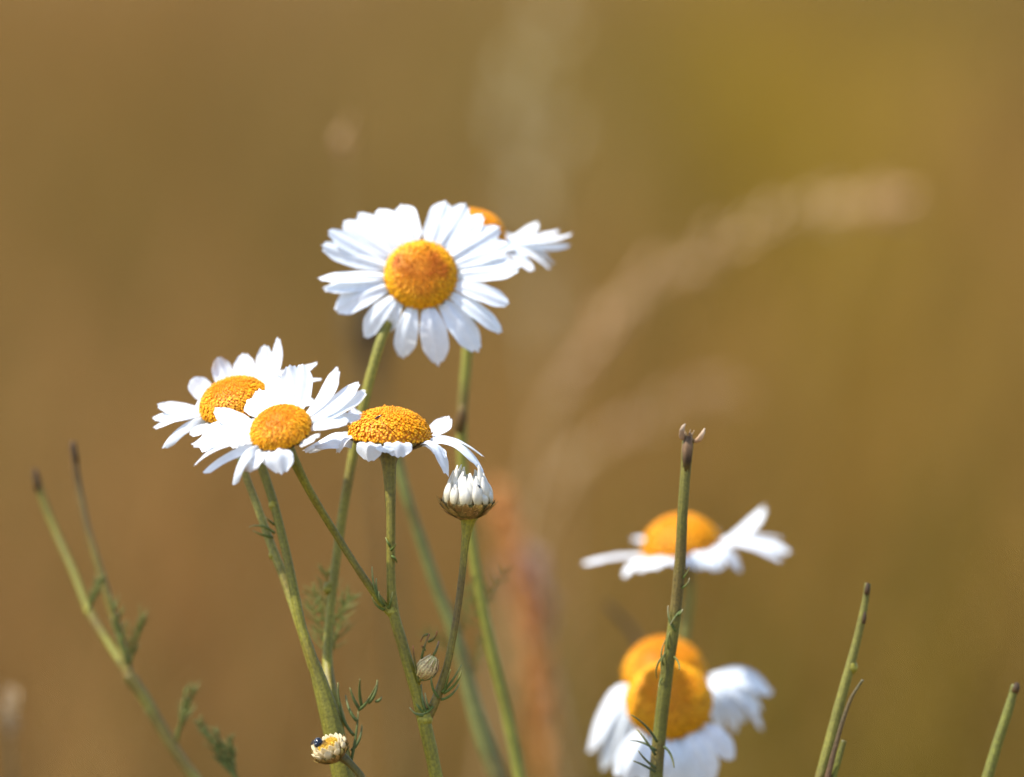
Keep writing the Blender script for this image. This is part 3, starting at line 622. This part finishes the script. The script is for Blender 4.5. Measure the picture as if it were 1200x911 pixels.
flower(p7, 779, 790, 86, (.0, .84, .54), 50, 42, 128, [
    (1010, 500, 32, -.1, {'lift': .3, 'out': .55, 'chan': .25}), (955, 585, 30, -.25, {'lift': .32, 'L': 118}), (962, 680, 20, -.2, {'lift': .35, 'L': 132}), (125, 785, 27, .1, {'lift': .08, 'out': .25, 'tw': 0}), (188, 872, 27, 0, {'lift': .1, 'out': .25, 'tw': 0}), (225, 840, 27, -.2, {'lift': .12, 'out': .25, 'tw': 0}), (265, 890, 27, -.2, {'lift': .12, 'out': .25, 'tw': 0}), (835, 690, 28, -.45, {'lift': .35, 'L': 108}), (770, 700, 28, -.5, {'lift': .3, 'L': 100}), (880, 640, 30, -.35, {'lift': .35, 'L': 112}), (900, 560, 28, .2, {'lift': .3, 'L': 100})],
    xf=xH, azs=[(a, 84, 72, 24, {'lift': .0, 'out': .15}) for a in (-40, -65, -90, -115, -140, 165, 190, 215)], N=460, label='rear drooping daisy')

# ================================================================== 6. forked flowerless stalk on the left, blurred
main8 = [(232, 918, 50, 14), (200, 872, 50, 13), (170, 820, 50, 14), (150, 792, 50, 16)]
r8 = root_of(main8, 0.05, 0.03)
p8 = thing('forked_stalk', r8, 'blurred flowerless stalk that forks into two dark tips, far left', 'stalk', 'flowerless chamomile stalks')
stem(p8, main8, ground=r8, c0=(.17, .18, .035), c1=(.17, .17, .02))
stem(p8, [(151, 795, 50, 12), (141, 750, 52, 10.5), (122, 685, 54, 10), (104, 625, 56, 8.5), (92, 570, 58, 8), (88, 545, 58, 8), (86, 518, 58, 6)], name='branch', c0=(.17, .14, .015), c1=(.09, .045, .015))
stem(p8, [(150, 790, 52, 10), (128, 755, 56, 9.5), (104, 715, 60, 10), (86, 670, 64, 9), (66, 625, 68, 8.5), (50, 585, 70, 8.5), (42, 556, 70, 7)], name='branch', c0=(.18, .17, .02), c1=(.14, .12, .015), knots=((104, 716, 60, 12),))
for (x, y, dz) in ((86.5, 530, 58), (43, 562, 70)):
    kb = MB(); kb.tube([at(x + 2, y + 14, dz), at(x + 1, y + 4, dz), at(x - 1, y - 6, dz), at(x - 2, y - 13, dz)], [px() * 4.2, px() * 4.5, px() * 4.0, px() * 1.5], [(.06, .03, .012), DARK, DARK, (.05, .02, .015)], seg=12); kb.build('dark_tip', M_DRY, p8, at(x, y, dz))
for (x, y, dx, dy, L) in ((104, 716, .3, 1, .008), (148, 780, -.1, 1, .014), (152, 778, .2, 1, .012), (206, 870, .35, 1, .012), (206, 862, .5, 1, .012), (190, 855, -.3, .4, .006)):
    feather(p8, at(x, y, 50), cdir(dx, dy, .1), L, n=5, r=.00028, col=(.13, .15, .03), spread=.35)
b9 = at(282, 925, 45); r9 = Vector((b9.x + .03, b9.y + .02, 0))
p9 = thing('feathery_shoot', r9, 'small dark green feathery shoot at the lower edge beside the forked stalk', 'shoot')
stem(p9, [(284, 930, 45, 6), (270, 900, 45, 5), (256, 880, 45, 4)], ground=r9, c0=(.10, .12, .025))
for (x, y, dx) in ((280, 915, -.8), (272, 900, -.6), (262, 888, -.7), (276, 910, -.2)): feather(p9, at(x, y, 45), cdir(dx, 1, .1), .009, n=5, r=.0003, col=(.085, .11, .025), spread=.4)

# ================================================================== 7. stalks on the right
main10 = [(958, 925, 18, 13), (968, 888, 18, 13), (983, 830, 18, 12), (998, 775, 18, 10.5), (1008, 735, 18, 9), (1014, 705, 18, 8), (1017, 684, 18, 7)]
r10 = root_of(main10, -0.04, 0.02)
p10 = thing('forked_stalk', r10, 'flowerless green stalk with a dark thin side shoot, right of the drooping daisies', 'stalk', 'flowerless chamomile stalks')
stem(p10, main10, ground=r10, c0=(.20, .19, .03), c1=(.12, .11, .015), knots=((999, 782, 18, 13),))
stem(p10, [(968, 920, 16, 8), (978, 880, 15, 6), (988, 845, 14, 5), (998, 818, 13, 4), (1011, 797, 12, 3)], name='branch', c0=(.10, .05, .02), c1=(.09, .08, .03), seg=12)
stem(p10, [(972, 925, 17, 9), (982, 892, 17, 8.5), (989, 868, 17, 7)], name='branch', c0=(.16, .17, .02), c1=(.10, .09, .012), seg=12)
for (x, y, w_) in ((1016.5, 690, 7), (1013, 724, 5)):
    kb = MB(); kb.tube([at(x - 1, y + 7, 17), at(x, y, 17), at(x + .5, y - 7, 17)], [px() * w_ * .45, px() * w_ * .48, px() * w_ * .2], [(.09, .05, .02), DARK, DARK], seg=10); kb.build('dark_tip', M_DRY, p10, at(x, y, 17))
main11 = [(1152, 930, 20, 13), (1168, 875, 20, 12), (1181, 835, 20, 11), (1190, 803, 20, 9)]
r11 = root_of(main11, -0.03, 0.02)
p11 = thing('bare_stalk', r11, 'short bare green stalk curving up at the far right edge', 'stalk', 'flowerless chamomile stalks')
stem(p11, main11, ground=r11, c0=(.19, .19, .025), c1=(.12, .12, .015))
kb = MB(); kb.tube([at(1189, 812, 19.5), at(1191, 806, 19.5), at(1192, 800, 19.5)], [px() * 4.4, px() * 4.5, px() * 2.4], [BROWN, DARK, DARK], seg=10); kb.build('dark_tip', M_DRY, p11, at(1191, 806, 20))

# ================================================================== 8. small spent head with a beetle at the lower edge
main12 = [(436, 940, -4, 9), (424, 912, -4, 9), (410, 895, -4, 9), (398, 885, -4, 13)]
r12 = root_of(main12, 0.03, -0.01)
p12 = thing('chamomile_bud', r12, 'small cream opening bud on a dark bent stalk, tilted left at the lower edge', 'flower bud')
stem(p12, main12, ground=r12, c0=GREEN, c1=(.09, .07, .015))
bud12, c12, n12, rr12, k12 = build_bud(p12, 386, 876, -4, (-.42, .80, .42), 21, 'cream bud with curled short petals', petals=30, hgt=.52, tint=(.72, .60, .36), open_=.35)
dome(bud12, c12 + n12 * rr12 * .1, n12, rr12 * .62, rr12 * .3, N=130, ca=(.62, .40, .03), cb=(.55, .32, .02))
# beetle
def beetle():
    p = at(373, 870, -9) ; k = px(); fw = cdir(-.2, -.35, .6)
    o = thing('beetle', p, 'tiny shiny black beetle sitting on the cream bud', 'beetle'); u, v = frame(fw)
    up = cdir(-.2, .8, .5)
    def ell(c, ax, ra, rb, name):
        b = MB(); uu, vv = frame(ax); rows, seg = 10, 16; rg = []
        for i in range(rows + 1):
            th = .03 + (math.pi - .06) * i / rows
            rg.append([b.vert(c + ax * (math.cos(th) * ra) + uu * (math.cos(2 * math.pi * q / seg) * math.sin(th) * rb) + vv * (math.sin(2 * math.pi * q / seg) * math.sin(th) * rb), (.01, .012, .03)) for q in range(seg)])
        for i in range(rows):
            for q in range(seg): b.f.append((rg[i][q], rg[i][(q + 1) % seg], rg[i + 1][(q + 1) % seg], rg[i + 1][q]))
        b.f += [tuple(rg[-1]), tuple(reversed(rg[0]))]
        return b.build(name, M_SHELL, o, c)
    ell(p, fw, 6.2 * k, 5.2 * k, 'body'); ell(p + fw * 6.6 * k, fw, 2.6 * k, 3.0 * k, 'head')
    sdv = fw.cross(up).normalized()
    for sg in (-1, 1):
        for q in (-.4, .1, .6):
            b = MB(); a0 = p + fw * (q * 6 * k) + sdv * sg * 4 * k; a1 = a0 + sdv * sg * 3.5 * k + up * 1.0 * k; a2 = a1 + sdv * sg * 1.5 * k - up * 5 * k
            b.tube([a0, a1, a2], [.7 * k, .6 * k, .35 * k], [(.01, .01, .02)] * 3, seg=6); b.build('leg', M_SHELL, o, a0)
beetle()
def thrips(x, y, dz, ax, label, L=10):
    p = at(x, y, dz); k = px(); b = MB(); o = p
    b.tube([p - ax * L * .5 * k, p - ax * L * .2 * k, p + ax * L * .2 * k, p + ax * L * .42 * k, p + ax * L * .5 * k], [.3 * k, 1.25 * k, 1.2 * k, .9 * k, .4 * k], [(.015, .012, .012)] * 5, seg=8)
    ob = b.build('insect', M_SHELL, None, p); tag(ob, label, 'insect')
thrips(443, 489, -5.6, cdir(.8, .45, .2), 'tiny slender black insect on the cushion of the side-on daisy')
thrips(561.5, 570, -5.2, cdir(.5, -.6, .2), 'tiny dark insect on the petals of the white bud', 6)

# ================================================================== 9. things far behind, out of focus
def panicle(name, loc_pts, widths, label, cat, head_from, nspk, spk, colr, stemc, group=None, depth=(0, 0), sprd=.012, clumps=0):
    """a dry grass: culm plus a seed head of many spikelets along its upper part; loc_pts: (x, y, depth mm)"""
    P0 = [(at(x, y, dz), w_ / 2000) for (x, y, dz), w_ in zip(loc_pts, widths)]
    root = Vector((P0[0][0].x + depth[0], P0[0][0].y + depth[1], 0))
    o = thing(name, root, label, cat, group); d0 = (P0[0][0] - P0[1][0]).normalized()
    ctl = P0[0][0] + d0 * ((P0[0][0] - root).length * .45)
    foot = [[root * (1 - t) ** 2 + ctl * (2 * t * (1 - t)) + P0[0][0] * t * t, P0[0][1] * (1.2 - .2 * t)] for t in [i / 14 for i in range(14)]]
    S = foot + spline(P0, 8); nf_ = len(foot)
    b = MB(); b.tube([s[0] for s in S], [s[1] for s in S], [stemc] * len(S), seg=8); b.build('stem', M_DRY, o, root)
    i0 = nf_ + int((len(S) - nf_) * head_from); b = MB()
    for q in range(nspk):
        t = random.random()
        if clumps: t = min(.999, max(0, (int(t * clumps) + .5) / clumps + random.gauss(0, .34 / clumps)))
        i = min(len(S) - 2, i0 + int(t * (len(S) - i0))); p = S[i][0].lerp(S[i + 1][0], random.random()); d = (S[i + 1][0] - S[i][0]).normalized()
        r = Vector((random.gauss(0, 1), random.gauss(0, 1), random.gauss(0, 1))); r = (r - d * r.dot(d)).normalized()
        env = math.sin(math.pi * min(1, .12 + .88 * (1 - t))) ** .6
        q0 = p + r * sprd * env * random.random() ** .7 + d * random.uniform(0, .01); dd = (d + r * .35).normalized(); L = spk * random.uniform(.7, 1.3); cc = jit(colr, .25)
        b.tube([p, q0], [.0002, .0002], [cc, cc], seg=3, cap=False)
        b.tube([q0, q0 + dd * L * .35, q0 + dd * L * .7, q0 + dd * L], [L * .06, L * .17, L * .13, L * .02], [cc, cc, cc, mix(cc, (.6, .45, .25), .4)], seg=5)
    b.build('seed_head', M_DRY, o, S[i0][0])
    return o
panicle('dry_grass_stalk', [(596, 700, 480), (612, 590, 485), (650, 470, 490), (710, 385, 500), (790, 315, 510), (890, 262, 520), (970, 243, 530), (1035, 240, 535)], [1.3, 1.2, 1.1, 1.0, .9, .8, .7, .5],
        'long pinkish dry grass stalk arching over to the right behind the daisies', 'dry grass', .25, 70, .006, (.58, .37, .18), (.5, .33, .15), 'dry grass stalks behind the daisies', sprd=.0045, clumps=6)
panicle('dry_grass_stalk', [(590, 800, 560), (615, 660, 560), (650, 580, 565), (710, 515, 570), (780, 480, 575), (832, 462, 580)], [1.2, 1.1, 1, .9, .8, .5],
        'shorter faint dry grass stalk bending right below the long arching one', 'dry grass', .35, 15, .006, (.58, .36, .19), (.45, .3, .14), 'dry grass stalks behind the daisies', sprd=.005)
panicle('dry_grass_stalk', [(650, 640, 950), (640, 450, 950), (632, 250, 955), (628, 130, 960), (634, 40, 962)], [1.4, 1.4, 1.2, 1, .8],
        'upright pale grass plume above the half hidden daisy, very blurred', 'dry grass', .25, 22, .009, (.56, .44, .24), (.4, .32, .16), 'dry grass stalks behind the daisies', sprd=.014)
panicle('seed_stalk', [(455, 640, 420), (447, 560, 420), (440, 480, 422), (436, 420, 424), (436, 385, 424)], [2, 1.8, 1.6, 1.5, 1],
        'dark brown blurred seed stalk below the petals of the tall daisy', 'seed stalk', .5, 60, .006, (.07, .045, .02), (.10, .08, .03), sprd=.006)
panicle('dock_stalk', [(650, 1000, 300), (640, 900, 300), (632, 820, 300), (622, 740, 302), (606, 670, 304), (594, 610, 306)], [3.4, 3.4, 3.0, 2.6, 2.0, 1.2],
        'rusty red blurred dock stalk with seeds, standing right of the middle stems', 'dock', .14, 220, .005, (.50, .185, .035), (.42, .18, .04), sprd=.0028, clumps=9)
panicle('seed_stalk', [(648, 800, 320), (640, 765, 320), (630, 730, 320), (622, 705, 320)], [2, 2, 2, 1], 'greyish purple fluffy seed tip leaning on the rusty dock stalk', 'seed stalk', .4, 60, .006, (.34, .22, .19), (.3, .2, .1), sprd=.006)
panicle('seed_stalk', [(18, 1000, 150), (16, 930, 150), (13, 885, 150), (12, 862, 150)], [1, 1, 1, 1], 'small pale fluffy seed head at the lower left edge', 'seed stalk', .80, 24, .0022, (.50, .37, .22), (.10, .09, .04), sprd=.0022)
panicle('seed_stalk', [(412, 420, 260), (409, 300, 260), (406, 230, 260), (405, 184, 260)], [.5, .5, .5, .5], 'single faint beige seed head hovering left above the tall daisy', 'seed stalk', .86, 5, .004, (.55, .34, .15), (.3, .2, .07), sprd=.0025)
tw = [(708, 705, 160), (725, 722, 160), (742, 742, 160), (770, 800, 158), (800, 940, 155)]
rt = at(*tw[-1]); rt = Vector((rt.x + .05, rt.y, 0)); pt = thing('twig', rt, 'thin dark brown twig tip left of the two drooping daisies', 'twig')
stem(pt, [(x, y, dz, w_) for (x, y, dz), w_ in zip(reversed(tw), (7, 7, 6.5, 6, 3))], ground=rt, c0=(.05, .035, .012), c1=(.045, .03, .012), seg=10)

for o in bpy.data.objects:
    if '_o' in o: del o['_o']
